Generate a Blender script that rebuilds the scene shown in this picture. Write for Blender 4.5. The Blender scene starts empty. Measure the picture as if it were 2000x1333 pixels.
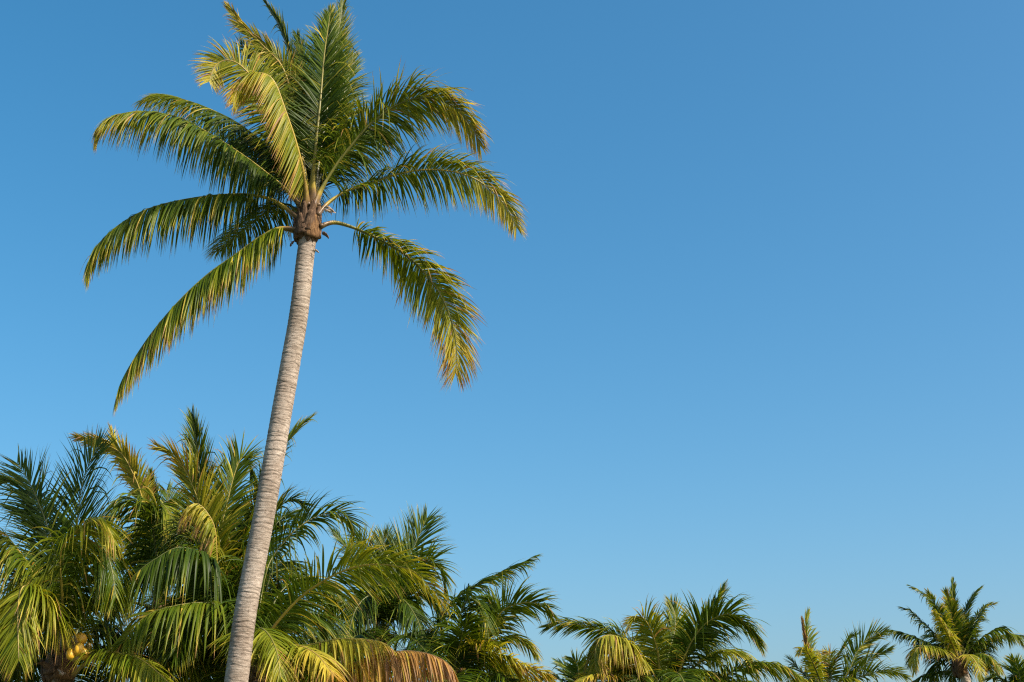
import bpy, math
import numpy as np

# ------------------------------------------------------------------ camera, sky, sun, exposure
scene = bpy.context.scene
PITCH = math.radians(19.0)
FPX = 2778.0                      # focal length in pixels of the 2000 px wide photograph (50 mm)
CAMZ = 1.6
cam_data = bpy.data.cameras.new("camera")
cam_data.lens = 36.0 * FPX / 2000.0
cam_data.sensor_width = 36.0
cam_data.clip_end = 6000.0
cam = bpy.data.objects.new("camera", cam_data)
scene.collection.objects.link(cam)
cam.location = (0, 0, CAMZ)
cam.rotation_euler = (math.pi / 2 + PITCH, 0, 0)
scene.camera = cam

SUN_EL = math.radians(42.0)
SUN_AZ = math.radians(119.0)      # clockwise from +Y (the view direction): behind the camera, to the right
world = bpy.data.worlds.new("World")
scene.world = world
world.use_nodes = True
wn = world.node_tree
wn.nodes.clear()
sky = wn.nodes.new("ShaderNodeTexSky")
sky.sky_type = 'NISHITA'
sky.sun_disc = False
sky.sun_elevation = SUN_EL
sky.sun_rotation = SUN_AZ
sky.altitude = 0.0
sky.air_density = 1.0
sky.dust_density = 3.2
sky.ozone_density = 3.0
bg = wn.nodes.new("ShaderNodeBackground")
bg.inputs[1].default_value = 0.142
wo = wn.nodes.new("ShaderNodeOutputWorld")
grade = wn.nodes.new("ShaderNodeHueSaturation")     # the photograph's rich blue, over the whole sky alike
grade.inputs["Hue"].default_value = 0.485
grade.inputs["Saturation"].default_value = 1.36
wn.links.new(sky.outputs[0], grade.inputs["Color"])
wn.links.new(grade.outputs[0], bg.inputs[0])
wn.links.new(bg.outputs[0], wo.inputs[0])

sun_data = bpy.data.lights.new("sun", 'SUN')
sun_data.energy = 5.0
sun_data.angle = math.radians(0.53)
sun_data.color = (1.0, 0.90, 0.76)
sun = bpy.data.objects.new("sun", sun_data)
scene.collection.objects.link(sun)
sdir = np.array([math.sin(SUN_AZ) * math.cos(SUN_EL), math.cos(SUN_AZ) * math.cos(SUN_EL), math.sin(SUN_EL)])
from mathutils import Vector
sun.rotation_euler = Vector(-sdir).to_track_quat('-Z', 'Y').to_euler()
sun.location = tuple(sdir * 60)

scene.view_settings.view_transform = 'Standard'
scene.view_settings.look = 'None'
scene.view_settings.exposure = 0.46
scene.view_settings.gamma = 1.0
scene.view_settings.use_curve_mapping = False
scene.render.engine = 'CYCLES'
scene.cycles.max_bounces = 8
scene.cycles.use_denoising = False
scene.cycles.filter_width = 1.2
scene.cycles.transparent_max_bounces = 4
scene.render.film_transparent = False

# ------------------------------------------------------------------ materials
def nodes_of(name):
    m = bpy.data.materials.new(name)
    m.use_nodes = True
    nt = m.node_tree
    nt.nodes.clear()
    out = nt.nodes.new("ShaderNodeOutputMaterial")
    return m, nt, out

def ramp(nt, stops, fac):
    r = nt.nodes.new("ShaderNodeValToRGB")
    e = r.color_ramp.elements
    while len(e) < len(stops):
        e.new(0.5)
    for el, (p, c) in zip(e, stops):
        el.position = p
        el.color = (*c, 1)
    nt.links.new(fac, r.inputs[0])
    return r.outputs[0]

def math_node(nt, op, a, b):
    n = nt.nodes.new("ShaderNodeMath")
    n.operation = op
    for i, v in enumerate((a, b)):
        if isinstance(v, (int, float)):
            n.inputs[i].default_value = v
        else:
            nt.links.new(v, n.inputs[i])
    return n.outputs[0]

def attr(nt, name):
    a = nt.nodes.new("ShaderNodeAttribute")
    a.attribute_name = name
    return a.outputs["Fac"]

def noise(nt, scale, detail=4, stretch=(1, 1, 1), rough=0.6):
    tc = nt.nodes.new("ShaderNodeTexCoord")
    mp = nt.nodes.new("ShaderNodeMapping")
    mp.inputs["Scale"].default_value = stretch
    nt.links.new(tc.outputs["Object"], mp.inputs[0])
    n = nt.nodes.new("ShaderNodeTexNoise")
    n.inputs["Scale"].default_value = scale
    n.inputs["Detail"].default_value = detail
    n.inputs["Roughness"].default_value = rough
    nt.links.new(mp.outputs[0], n.inputs["Vector"])
    return n.outputs["Fac"]

def mix_rgb(nt, blend, fac, a, b):
    n = nt.nodes.new("ShaderNodeMix")
    n.data_type = 'RGBA'
    n.blend_type = blend
    for i, v in ((0, fac), (6, a), (7, b)):
        if isinstance(v, (int, float)):
            n.inputs[i].default_value = v
        elif isinstance(v, tuple):
            n.inputs[i].default_value = (*v, 1)
        else:
            nt.links.new(v, n.inputs[i])
    return n.outputs[2]

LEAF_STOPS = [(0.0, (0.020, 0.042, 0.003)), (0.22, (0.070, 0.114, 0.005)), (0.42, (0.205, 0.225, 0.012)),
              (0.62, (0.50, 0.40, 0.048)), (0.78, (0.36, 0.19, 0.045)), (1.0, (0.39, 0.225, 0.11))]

def leaf_material():
    m, nt, out = nodes_of("palm_leaf")
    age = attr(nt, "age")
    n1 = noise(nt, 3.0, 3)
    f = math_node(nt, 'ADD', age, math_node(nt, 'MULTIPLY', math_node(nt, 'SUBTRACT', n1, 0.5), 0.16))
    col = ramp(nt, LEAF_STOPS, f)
    tint = attr(nt, "tint")
    hsv = nt.nodes.new("ShaderNodeHueSaturation")
    nt.links.new(col, hsv.inputs["Color"])
    nt.links.new(math_node(nt, 'ADD', math_node(nt, 'MULTIPLY', tint, 0.7), 0.65), hsv.inputs["Value"])
    p = nt.nodes.new("ShaderNodeBsdfPrincipled")
    nt.links.new(hsv.outputs[0], p.inputs["Base Color"])
    p.inputs["Roughness"].default_value = 0.42
    p.inputs["Specular IOR Level"].default_value = 0.20
    tr = nt.nodes.new("ShaderNodeBsdfTranslucent")
    tcol = mix_rgb(nt, 'MULTIPLY', 1.0, hsv.outputs[0], (1.5, 1.35, 0.6))
    nt.links.new(tcol, tr.inputs[0])
    mx = nt.nodes.new("ShaderNodeMixShader")
    mx.inputs[0].default_value = 0.36
    nt.links.new(p.outputs[0], mx.inputs[1])
    nt.links.new(tr.outputs[0], mx.inputs[2])
    nt.links.new(mx.outputs[0], out.inputs[0])
    return m

def rib_material():
    m, nt, out = nodes_of("palm_rib")
    age = attr(nt, "age")
    n1 = noise(nt, 14.0, 4, (1, 1, 1))
    f = math_node(nt, 'ADD', age, math_node(nt, 'MULTIPLY', math_node(nt, 'SUBTRACT', n1, 0.5), 0.35))
    col = ramp(nt, [(0.0, (0.05, 0.065, 0.012)), (0.3, (0.13, 0.13, 0.022)), (0.62, (0.40, 0.29, 0.04)),
                    (0.8, (0.27, 0.17, 0.05)), (1.0, (0.14, 0.085, 0.045))], f)
    p = nt.nodes.new("ShaderNodeBsdfPrincipled")
    nt.links.new(col, p.inputs["Base Color"])
    p.inputs["Roughness"].default_value = 0.42
    nt.links.new(p.outputs[0], out.inputs[0])
    return m

def trunk_material():
    m, nt, out = nodes_of("palm_bark")
    crack = attr(nt, "crack")
    streak = noise(nt, 9.0, 6, (1.0, 1.0, 7.0), 0.7)
    blot = noise(nt, 2.2, 5, (1.5, 1.5, 0.8), 0.6)
    fine = noise(nt, 45.0, 4, (1.0, 1.0, 3.0), 0.7)
    base = ramp(nt, [(0.28, (0.20, 0.155, 0.12)), (0.5, (0.47, 0.39, 0.31)), (0.70, (0.69, 0.60, 0.50))], streak)
    base = mix_rgb(nt, 'MULTIPLY', 0.8, base, ramp(nt, [(0.3, (0.55, 0.50, 0.46)), (0.65, (1, 1, 1))], blot))
    stain = noise(nt, 0.9, 5, (1.6, 1.6, 1.0), 0.65)
    base = mix_rgb(nt, 'MULTIPLY', 0.7, base, ramp(nt, [(0.36, (0.55, 0.52, 0.47)), (0.56, (1, 1, 1))], stain))
    base = mix_rgb(nt, 'MULTIPLY', 0.75, base, ramp(nt, [(0.30, (0.45, 0.42, 0.40)), (0.50, (1, 1, 1))], fine))
    spots = ramp(nt, [(0.70, (0, 0, 0)), (0.74, (1, 1, 1))], noise(nt, 26.0, 1, (1, 1, 0.7)))
    base = mix_rgb(nt, 'MIX', math_node(nt, 'MULTIPLY', spots, 0.7), base, (0.10, 0.07, 0.05))
    col = mix_rgb(nt, 'MIX', math_node(nt, 'MULTIPLY', crack, 0.82), base, (0.085, 0.06, 0.042))
    p = nt.nodes.new("ShaderNodeBsdfPrincipled")
    nt.links.new(col, p.inputs["Base Color"])
    p.inputs["Roughness"].default_value = 0.9
    p.inputs["Specular IOR Level"].default_value = 0.15
    b = nt.nodes.new("ShaderNodeBump")
    b.inputs["Strength"].default_value = 0.9
    b.inputs["Distance"].default_value = 0.014
    nt.links.new(math_node(nt, 'ADD', streak, math_node(nt, 'MULTIPLY', fine, 0.5)), b.inputs["Height"])
    nt.links.new(b.outputs[0], p.inputs["Normal"])
    nt.links.new(p.outputs[0], out.inputs[0])
    return m

def fibre_material(name, stops, stretch=(9, 9, 1.2), scale=7.0):
    m, nt, out = nodes_of(name)
    f = noise(nt, scale, 6, stretch, 0.7)
    col = ramp(nt, stops, f)
    p = nt.nodes.new("ShaderNodeBsdfPrincipled")
    nt.links.new(col, p.inputs["Base Color"])
    p.inputs["Roughness"].default_value = 0.85
    p.inputs["Specular IOR Level"].default_value = 0.2
    b = nt.nodes.new("ShaderNodeBump")
    b.inputs["Strength"].default_value = 0.8
    b.inputs["Distance"].default_value = 0.015
    nt.links.new(f, b.inputs["Height"])
    nt.links.new(b.outputs[0], p.inputs["Normal"])
    nt.links.new(p.outputs[0], out.inputs[0])
    return m

def ground_material():
    m, nt, out = nodes_of("sandy_lawn")
    a = noise(nt, 0.15, 6)
    b = noise(nt, 6.0, 6)
    c1 = ramp(nt, [(0.52, (0.045, 0.068, 0.018)), (0.66, (0.30, 0.25, 0.17))], a)
    col = mix_rgb(nt, 'MULTIPLY', 0.6, c1, ramp(nt, [(0.3, (0.6, 0.6, 0.55)), (0.7, (1.1, 1.1, 1.1))], b))
    p = nt.nodes.new("ShaderNodeBsdfPrincipled")
    nt.links.new(col, p.inputs["Base Color"])
    p.inputs["Roughness"].default_value = 0.95
    nt.links.new(p.outputs[0], out.inputs[0])
    return m

def nut_material(name, c0, c1):
    m, nt, out = nodes_of(name)
    f = noise(nt, 12.0, 4)
    col = ramp(nt, [(0.3, c0), (0.65, c1)], f)
    p = nt.nodes.new("ShaderNodeBsdfPrincipled")
    nt.links.new(col, p.inputs["Base Color"])
    p.inputs["Roughness"].default_value = 0.45
    nt.links.new(p.outputs[0], out.inputs[0])
    return m

LEAF = leaf_material()
RIB = rib_material()
BARK = trunk_material()
FIBRE = fibre_material("leaf_base_fibre", [(0.28, (0.025, 0.014, 0.009)), (0.5, (0.095, 0.055, 0.032)), (0.75, (0.28, 0.18, 0.10))])
TANFIBRE = fibre_material("leaf_base_tan", [(0.28, (0.035, 0.018, 0.009)), (0.5, (0.14, 0.072, 0.030)), (0.72, (0.36, 0.21, 0.09))])
DRYFIBRE = fibre_material("dry_fibre", [(0.3, (0.20, 0.13, 0.08)), (0.55, (0.48, 0.36, 0.26)), (0.75, (0.66, 0.55, 0.45))])
NUT = nut_material("coconut_husk_yellow", (0.58, 0.27, 0.015), (0.78, 0.46, 0.03))
NUTG = nut_material("coconut_husk_dull", (0.20, 0.12, 0.03), (0.36, 0.24, 0.05))

# ------------------------------------------------------------------ mesh helpers
def mesh_obj(name, verts, quads, mat, parent=None, attrs=None, smooth=True, tris=None, loc=None):
    me = bpy.data.meshes.new(name)
    verts = np.asarray(verts, dtype=np.float32)
    if loc is not None:
        verts = verts - np.asarray(loc, dtype=np.float32)
    quads = np.asarray(quads, dtype=np.int32).reshape(-1, 4)
    nq = len(quads)
    tr = np.asarray(tris if tris is not None else [], dtype=np.int32).reshape(-1, 3)
    nt_ = len(tr)
    me.vertices.add(len(verts))
    me.vertices.foreach_set("co", verts.ravel())
    me.loops.add(nq * 4 + nt_ * 3)
    me.loops.foreach_set("vertex_index", np.concatenate([quads.ravel(), tr.ravel()]))
    me.polygons.add(nq + nt_)
    starts = np.concatenate([np.arange(nq) * 4, nq * 4 + np.arange(nt_) * 3]).astype(np.int32)
    me.polygons.foreach_set("loop_start", starts)
    me.polygons.foreach_set("use_smooth", np.full(nq + nt_, smooth))
    for k, v in (attrs or {}).items():
        a = me.attributes.new(k, 'FLOAT', 'POINT')
        a.data.foreach_set("value", np.asarray(v, dtype=np.float32))
    me.update(calc_edges=True)
    me.validate()
    me.materials.append(mat)
    o = bpy.data.objects.new(name, me)
    scene.collection.objects.link(o)
    if parent is not None:
        o.parent = parent
    return o

def unit(v):
    v = np.asarray(v, dtype=float)
    return v / np.maximum(np.linalg.norm(v, axis=-1, keepdims=True), 1e-9)

CP, SP = math.cos(PITCH), math.sin(PITCH)
def at(u, v, y):
    """World point at distance y in front of the camera that lies in the direction of photo pixel (u, v)."""
    x, w = (u - 1000.0) / FPX, (666.5 - v) / FPX
    d = np.array([x, CP - w * SP, SP + w * CP])
    return np.array([0, 0, CAMZ]) + d * (y / d[1])

def spline(P, n):
    """Catmull-Rom through P, resampled at n points of even arc length."""
    P = np.asarray(P, dtype=float)
    Q = np.vstack([2 * P[0] - P[1], P, 2 * P[-1] - P[-2]])
    out = []
    for i in range(1, len(Q) - 2):
        t = np.linspace(0, 1, 24, endpoint=False)[:, None]
        a, b, c, d = Q[i - 1], Q[i], Q[i + 1], Q[i + 2]
        out.append(0.5 * ((2 * b) + (c - a) * t + (2 * a - 5 * b + 4 * c - d) * t ** 2 + (3 * b - a - 3 * c + d) * t ** 3))
    out.append(P[-1:])
    C = np.vstack(out)
    L = np.concatenate([[0], np.cumsum(np.linalg.norm(np.diff(C, axis=0), axis=1))])
    s = np.linspace(0, L[-1], n)
    return np.stack([np.interp(s, L, C[:, k]) for k in range(3)], 1), L[-1]

def tangents(C):
    return unit(np.gradient(C, axis=0))

def tube(C, A, B, ra, rb, sides):
    """Tube along C with cross-section axes A, B and radii ra, rb; closed at both ends."""
    n = len(C)
    th = np.linspace(0, 2 * math.pi, sides, endpoint=False)
    V = (C[:, None, :] + A[:, None, :] * (np.cos(th)[None, :, None] * ra[:, None, None])
         + B[:, None, :] * (np.sin(th)[None, :, None] * rb[:, None, None])).reshape(-1, 3)
    i = np.arange(n - 1)[:, None] * sides
    j = np.arange(sides)[None, :]
    k = (j + 1) % sides
    Q = np.stack([i + j, i + k, i + sides + k, i + sides + j], -1).reshape(-1, 4)
    V = np.vstack([V, C[0], C[-1]])
    jj = np.arange(sides)
    kk = (jj + 1) % sides
    T = np.vstack([np.stack([np.full(sides, n * sides), kk, jj], 1),
                   np.stack([np.full(sides, n * sides + 1), (n - 1) * sides + jj, (n - 1) * sides + kk], 1)])
    return V, Q, T

def smooth_noise(rng, n, knots, amp=1.0):
    k = max(2, int(knots))
    return np.interp(np.linspace(0, 1, n), np.linspace(0, 1, k), rng.normal(0, amp, k))

# ------------------------------------------------------------------ fronds
FROND_COUNT = [0]
def frond(palm, C, flen, seed, L=0.75, W=0.045, roll=0.0, droop=1.0, vee=18.0, a0=0.15, a1=0.3, tipdry=0.35,
          pet=0.18, gap=0.030, wind=(0, 0, 0), rib=None, thick=1.0, side=None, phi=(72, 52, 22), clump=1.0, dexp=1.2, rolls=(0.0, 0.5),
          lscale=(0.50, 0.82, 1.0, 0.95, 0.68, 0.34)):
    """One pinnate leaf: a tapered stalk (the part 'frond') with its leaflets as a sub-part."""
    rng = np.random.default_rng(seed)
    W, gap = W * 0.78, gap * 0.56
    thick = thick * 0.82
    n = len(C)
    T = tangents(C)
    if side is None:
        h = C[-1] - C[0]
        h = np.array([h[0], h[1], 0.0])
        S0 = np.cross(unit(h), [0, 0, 1.0])
    else:
        a = math.radians(side)
        S0 = np.array([math.cos(a), math.sin(a), 0.0])
    S = unit(S0[None, :] - T * (T @ S0)[:, None])
    N = np.cross(S, T)
    s = np.linspace(0, 1, n)
    # roll (twist of the blade round its rib) grows along the rib
    rr = np.radians(roll) * np.clip((s - rolls[0]) / (rolls[1] - rolls[0]), 0, 1)
    S, N = S * np.cos(rr)[:, None] + N * np.sin(rr)[:, None], N * np.cos(rr)[:, None] - S * np.sin(rr)[:, None]
    # stalk
    r = np.interp(s, [0, 0.04, 0.12, pet, 0.5, 0.85, 1.0], [0.070, 0.050, 0.038, 0.030, 0.016, 0.008, 0.003]) * thick
    wb = np.interp(s, [0, 0.03, 0.09, 1], [1.9, 1.6, 1.0, 1.0])
    V, Q, Tr = tube(C, S, N, r * 1.15 * wb, r * 0.8, 8)
    ra = rib if rib is not None else 0.12 + 0.5 * a0
    ag = np.concatenate([np.repeat(np.interp(s, [0, 0.045, 0.09, 0.3, 1], [1.0, 0.95, ra + 0.15, ra, min(1, ra + 0.1)]), 8), [1, ra]])
    stalk = mesh_obj("frond", V, Q, RIB, palm, {"age": ag}, tris=Tr)
    # leaflets
    m = max(12, int(flen * (1 - pet) / gap))
    u = (np.arange(m) + 0.5) / m
    vs, qs, ages, tints = [], [], [], []
    K = 7
    t = np.linspace(0, 1, K)
    wprof = np.array([0.50, 0.92, 1.0, 0.86, 0.60, 0.32, 0.03])
    off = 0
    for sg in (-1, 1):
        uu = np.clip(u + rng.normal(0, 0.25 / m, m), 0.003, 0.999)
        f = (pet + (1 - pet) * uu) * (n - 1)
        def sample(X):
            return np.stack([np.interp(f, np.arange(n), X[:, k]) for k in range(3)], 1)
        p, Tt, Ss, Nn = sample(C), unit(sample(T)), unit(sample(S)), unit(sample(N))
        rloc = np.interp(f, np.arange(n), r)
        ln = L * np.interp(uu, [0, 0.07, 0.28, 0.58, 0.84, 1.0], lscale)
        ln *= 1 + smooth_noise(rng, m, m / 3, 0.06 * clump) + rng.normal(0, 0.06, m)
        ln = np.where(rng.random(m) < 0.05, ln * rng.uniform(0.25, 0.7, m), ln)
        ln = np.clip(ln, 0.08, None)
        ph = np.radians(np.interp(uu, [0, 0.45, 1.0], phi) + smooth_noise(rng, m, m / 4, 4 * clump) + rng.normal(0, 5, m))
        ve = np.radians(vee + smooth_noise(rng, m, m / 4, 6 * clump) + rng.normal(0, 8, m))
        d0 = Tt * np.cos(ph)[:, None] + (Ss * (sg * np.cos(ve))[:, None] + Nn * np.sin(ve)[:, None]) * np.sin(ph)[:, None]
        dr = droop * np.exp(smooth_noise(rng, m, m / 4, 0.22 * clump) + rng.normal(0, 0.30, m))
        snap = rng.random(m) < 0.06
        dr = np.where(snap, dr * 3.0 + 1.0, dr)
        dr = dr * np.clip(ln / L, 0.35, 1.0)
        g = np.array([wind[0], wind[1], wind[2] - 1.0])
        d = unit(d0[:, None, :] + g[None, None, :] * (dr[:, None] * (t ** dexp)[None, :] * 1.5)[:, :, None])
        seg = ln[:, None, None] / (K - 1)
        pos = np.concatenate([np.zeros((m, 1, 3)), np.cumsum((d[:, :-1] + d[:, 1:]) * 0.5 * seg, axis=1)], axis=1)
        pos = pos + (p + Ss * (sg * rloc * 0.9)[:, None])[:, None, :]
        Wd = unit(Tt[:, None, :] - d * np.sum(Tt[:, None, :] * d, -1, keepdims=True))
        nr = np.cross(Wd, d)
        tw = np.radians(rng.normal(0, 22, m) + smooth_noise(rng, m, m / 3, 12 * clump))[:, None] * (0.35 + t[None, :] * 1.1)
        Wd, nr = (Wd * np.cos(tw)[..., None] + nr * np.sin(tw)[..., None]), (nr * np.cos(tw)[..., None] - Wd * np.sin(tw)[..., None])
        wl = W * (1 + rng.normal(0, 0.15, m)) * np.interp(uu, [0, 0.1, 0.5, 1], [0.7, 1, 1, 0.6])
        hw = 0.5 * wl[:, None] * wprof[None, :]
        vv = np.stack([pos - Wd * hw[..., None], pos + nr * (hw * 0.42)[..., None], pos + Wd * hw[..., None]], 2)
        vs.append(vv.reshape(-1, 3))
        base = (np.arange(m) * K * 3)[:, None] + (np.arange(K - 1) * 3)[None, :]
        for c in (0, 1):
            b = base + c + off
            qs.append(np.stack([b, b + 1, b + 4, b + 3], -1).reshape(-1, 4))
        off += m * K * 3
        al = a0 + (a1 - a0) * uu ** 1.3 + smooth_noise(rng, m, m / 4, 0.05) + rng.normal(0, 0.035, m)
        td = tipdry * np.clip(rng.normal(1, 0.8, m), 0, 2.6)
        av = al[:, None] + td[:, None] * (t ** 4)[None, :] - 0.02
        av = np.where((rng.random(m) < 0.05)[:, None], av + 0.35, av)
        ages.append(np.repeat(np.clip(av, 0.0, 1.0).reshape(-1), 3))
        tints.append(np.repeat(np.clip(0.5 + rng.normal(0, 0.16, m), 0, 1), K * 3))
    lf = mesh_obj("leaflets", np.vstack(vs), np.vstack(qs), LEAF, stalk,
                  {"age": np.concatenate(ages), "tint": np.concatenate(tints)})
    lf["kind"] = "stuff"
    FROND_COUNT[0] += 1
    return stalk

class Palm:
    def __init__(self, name, label, D, seed, group=None, L=0.75, W=0.031, gap=0.030, thick=1.0, bulk=0.0):
        self.D, self.seed, self.n = D, seed, 0
        self.kw = dict(L=L, W=W, gap=gap, thick=thick)
        self.root = bpy.data.objects.new(name, None)
        scene.collection.objects.link(self.root)
        self.root["label"] = label
        self.root["category"] = "palm tree"
        if group:
            self.root["group"] = group
        self.rng = np.random.default_rng(seed)
    def f(self, pts, d=0.0, **kw):
        """A frond whose rib passes over photo pixels pts; d: metres the rib runs away (+) or towards (-) the camera."""
        P = np.array(pts, dtype=float)
        sl = np.concatenate([[0], np.cumsum(np.linalg.norm(np.diff(P, axis=0), axis=1))])
        sl /= sl[-1]
        if isinstance(d, (int, float)):
            dd = d * sl
        else:
            dd = np.interp(sl, np.linspace(0, 1, len(d)), d)
        Q = np.array([at(u, v, self.D + k) for (u, v), k in zip(P, dd)])
        C, ln = spline(Q, 70)
        self.n += 1
        k = dict(self.kw)
        k.update(kw)
        return frond(self.root, C, ln, self.seed * 100 + self.n, **k)
    def filler(self, heart, az, length, rise, drop, **kw):
        """A frond given by compass direction: leaves the heart, rises, arches and hangs."""
        a = math.radians(az)
        h = np.array([math.cos(a), math.sin(a), 0.0])
        s = np.linspace(0, 1, 7)
        z = rise * np.sin(s * math.pi * 0.62) - drop * s ** 2.3
        Q = heart[None, :] + h[None, :] * (length * s * (1 - 0.18 * s))[:, None] + np.array([0, 0, 1.0])[None, :] * z[:, None]
        Q[0] = heart
        C, ln = spline(Q, 60)
        self.n += 1
        k = dict(self.kw)
        k.update(kw)
        return frond(self.root, C, ln, self.seed * 100 + self.n, **k)
    def trunk(self, P, radii, ring=0.055, res=0.011, sides=40):
        """Ringed trunk along points P (top first), radii given at the same points."""
        P = np.array(P)
        C, ln = spline(P, max(40, int(np.linalg.norm(np.diff(P, axis=0), axis=1).sum() / res)))
        n = len(C)
        self.root.location = tuple(C[-1])
        rng = np.random.default_rng(self.seed + 7)
        T = tangents(C)
        A = unit(np.cross(T, [0, 1.0, 0]))
        B = np.cross(A, T)
        cum = np.concatenate([[0], np.cumsum(np.linalg.norm(np.diff(P, axis=0), axis=1))])
        s = np.linspace(0, ln, n)
        R = np.interp(s / ln, cum / cum[-1], radii)
        th = np.linspace(0, 2 * math.pi, sides, endpoint=False)
        # ring scars: uneven spacing, each scar wavy and a little tilted
        b = np.cumsum(ring * np.exp(rng.normal(0, 0.34, int(ln / ring * 1.6) + 4)))
        b = b[b < ln + ring]
        nb = len(b)
        amp = rng.normal(0, 0.010, (nb, 4))
        pha = rng.uniform(0, 2 * math.pi, (nb, 4))
        off = sum(amp[:, k:k + 1] * np.sin((k + 1) * th[None, :] + pha[:, k:k + 1]) / (1 + 0.4 * k) for k in range(4))
        depth = rng.uniform(0.15, 1.0, nb) ** 1.5
        gapn = rng.uniform(-0.5, 1.5, (nb, sides)).clip(0, 1.2)
        gapn = (gapn + np.roll(gapn, 1, 1) + np.roll(gapn, 2, 1)) / 3
        Rf = np.ones((n, sides))
        crack = np.zeros((n, sides))
        for j in range(sides):
            bj = np.sort(b + off[:, j])
            i = np.clip(np.searchsorted(bj, s), 1, nb - 1)
            lo, hi = bj[i - 1], bj[i]
            p = np.clip((s - lo) / np.maximum(hi - lo, 1e-4), 0, 1)     # 0 at the upper scar, 1 at the lower
            d_hi, d_lo = (hi - s), (s - lo)
            cr = np.maximum(np.exp(-(np.abs(d_hi) / 0.0095) ** 2) * depth[i] * gapn[i, j],
                            np.exp(-(np.abs(d_lo) / 0.0095) ** 2) * depth[i - 1] * gapn[i - 1, j])
            Rf[:, j] = 1 + 0.050 * (p - 0.5) * depth[i] - 0.05 * cr
            crack[:, j] = cr * np.interp(s, [0, 2.0, 5.0], [1.0, 0.95, 0.8])
        lump = sum(rng.normal(0, 0.012) * np.sin(k * th[None, :] + s[:, None] * rng.uniform(0.5, 3)) for k in (1, 2, 3))
        Rf = Rf * (1 + lump) + rng.normal(0, 0.004, (n, sides))
        V = (C[:, None, :] + (A[:, None, :] * np.cos(th)[None, :, None] + B[:, None, :] * np.sin(th)[None, :, None])
             * (R[:, None] * Rf)[..., None]).reshape(-1, 3)
        i = np.arange(n - 1)[:, None] * sides
        j = np.arange(sides)[None, :]
        k = (j + 1) % sides
        Q = np.stack([i + j, i + sides + j, i + sides + k, i + k], -1).reshape(-1, 4)
        self.late = getattr(self, "late", [])
        return mesh_obj("trunk", V, Q, BARK, self.root, {"crack": crack.reshape(-1)})
    def done(self):
        """Parts were built in world space; hang them under the root at the trunk's foot."""
        for c in self.root.children:
            c.matrix_parent_inverse.identity()
            c.location = tuple(-np.array(self.root.location))

def heart_of(palm, P0, axis, rad, height, seed, n=11, flaps=2, ragged=0.05):
    """Bulb of old leaf bases round the growing point: a fibrous sheath and overlapping leaf bases."""
    rng = np.random.default_rng(seed)
    axis = unit(axis)
    A = unit(np.cross(axis, [0, 1.0, 0.1]))
    B = np.cross(axis, A)
    m, sides = 26, 36
    s = np.linspace(0, 1, m)
    th = np.linspace(0, 2 * math.pi, sides, endpoint=False)
    prof = np.interp(s, [0, 0.03, 0.12, 0.35, 0.6, 0.85, 1.0], [0.80, 1.02, 1.14, 1.12, 0.92, 0.6, 0.25]) * rad
    rag = ragged * (np.sin(th * 3 + rng.uniform(0, 6)) * 0.5 + rng.normal(0, 0.5, sides))
    nz = rng.normal(0, 0.02, (m, sides)) + 0.05 * np.sin(th * 5 + rng.uniform(0, 6))[None, :] * np.sin(s * 9)[:, None]
    hgt = s[:, None] * height + rag[None, :] * (1 - s[:, None]) ** 3
    rr = prof[:, None] * (1 + nz)
    V = (P0 + axis * hgt[..., None] + (A * np.cos(th)[None, :, None] + B * np.sin(th)[None, :, None]) * rr[..., None]).reshape(-1, 3)
    i = np.arange(m - 1)[:, None] * sides
    j = np.arange(sides)[None, :]
    k = (j + 1) % sides
    Q = np.stack([i + j, i + k, i + sides + k, i + sides + j], -1).reshape(-1, 4)
    mesh_obj("leaf_sheath", V, Q, FIBRE, palm.root)
    for q in range(n):                                   # overlapping clasping bases
        a = q * 2.399 + rng.uniform(-0.2, 0.2)
        z0 = height * (0.02 + 0.55 * q / n)
        ln = height * rng.uniform(0.5, 0.75)
        kk, ww = 9, 7
        tt = np.linspace(0, 1, kk)
        wv = np.linspace(-1, 1, ww)
        half = np.interp(tt, [0, 0.25, 1], [0.75, 0.62, 0.16]) * rng.uniform(0.8, 1.1)
        ang = a + wv[None, :] * half[:, None]
        zz = z0 + ln * tt[:, None] + (wv[None, :] ** 2) * 0.03 * (1 - tt[:, None])
        r0 = np.interp(zz / height, [0, 0.12, 0.35, 0.6, 0.85, 1.0, 1.3], np.array([1.0, 1.17, 1.15, 0.97, 0.72, 0.55, 0.5]) * rad)
        r0 = r0 + 0.012 + rng.uniform(0.15, 0.65) * rad * tt[:, None] ** 2 + rng.normal(0, 0.004, r0.shape)
        thick = 0.022 * (1 - 0.5 * np.abs(wv))[None, :]
        def shell(rv):
            return (P0 + axis * zz[..., None] + (A * np.cos(ang)[..., None] + B * np.sin(ang)[..., None]) * rv[..., None]).reshape(-1, 3)
        V = np.vstack([shell(r0 + thick), shell(r0 - 0.02)])
        i = np.arange(kk - 1)[:, None] * ww
        j = np.arange(ww - 1)[None, :]
        Qo = np.stack([i + j, i + j + 1, i + ww + j + 1, i + ww + j], -1).reshape(-1, 4)
        o = kk * ww
        Qi = Qo[:, ::-1] + o
        rim = [i_ for i_ in range(ww)] + [r_ * ww + ww - 1 for r_ in range(1, kk)] + [(kk - 1) * ww + c for c in range(ww - 2, -1, -1)] + [r_ * ww for r_ in range(kk - 2, 0, -1)]
        Qr = np.array([[rim[x], rim[x - 1], rim[x - 1] + o, rim[x] + o] for x in range(len(rim))])
        mesh_obj("leaf_base", V, np.vstack([Qo, Qi, Qr]), TANFIBRE if q % 3 == 1 else FIBRE, palm.root)

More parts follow.
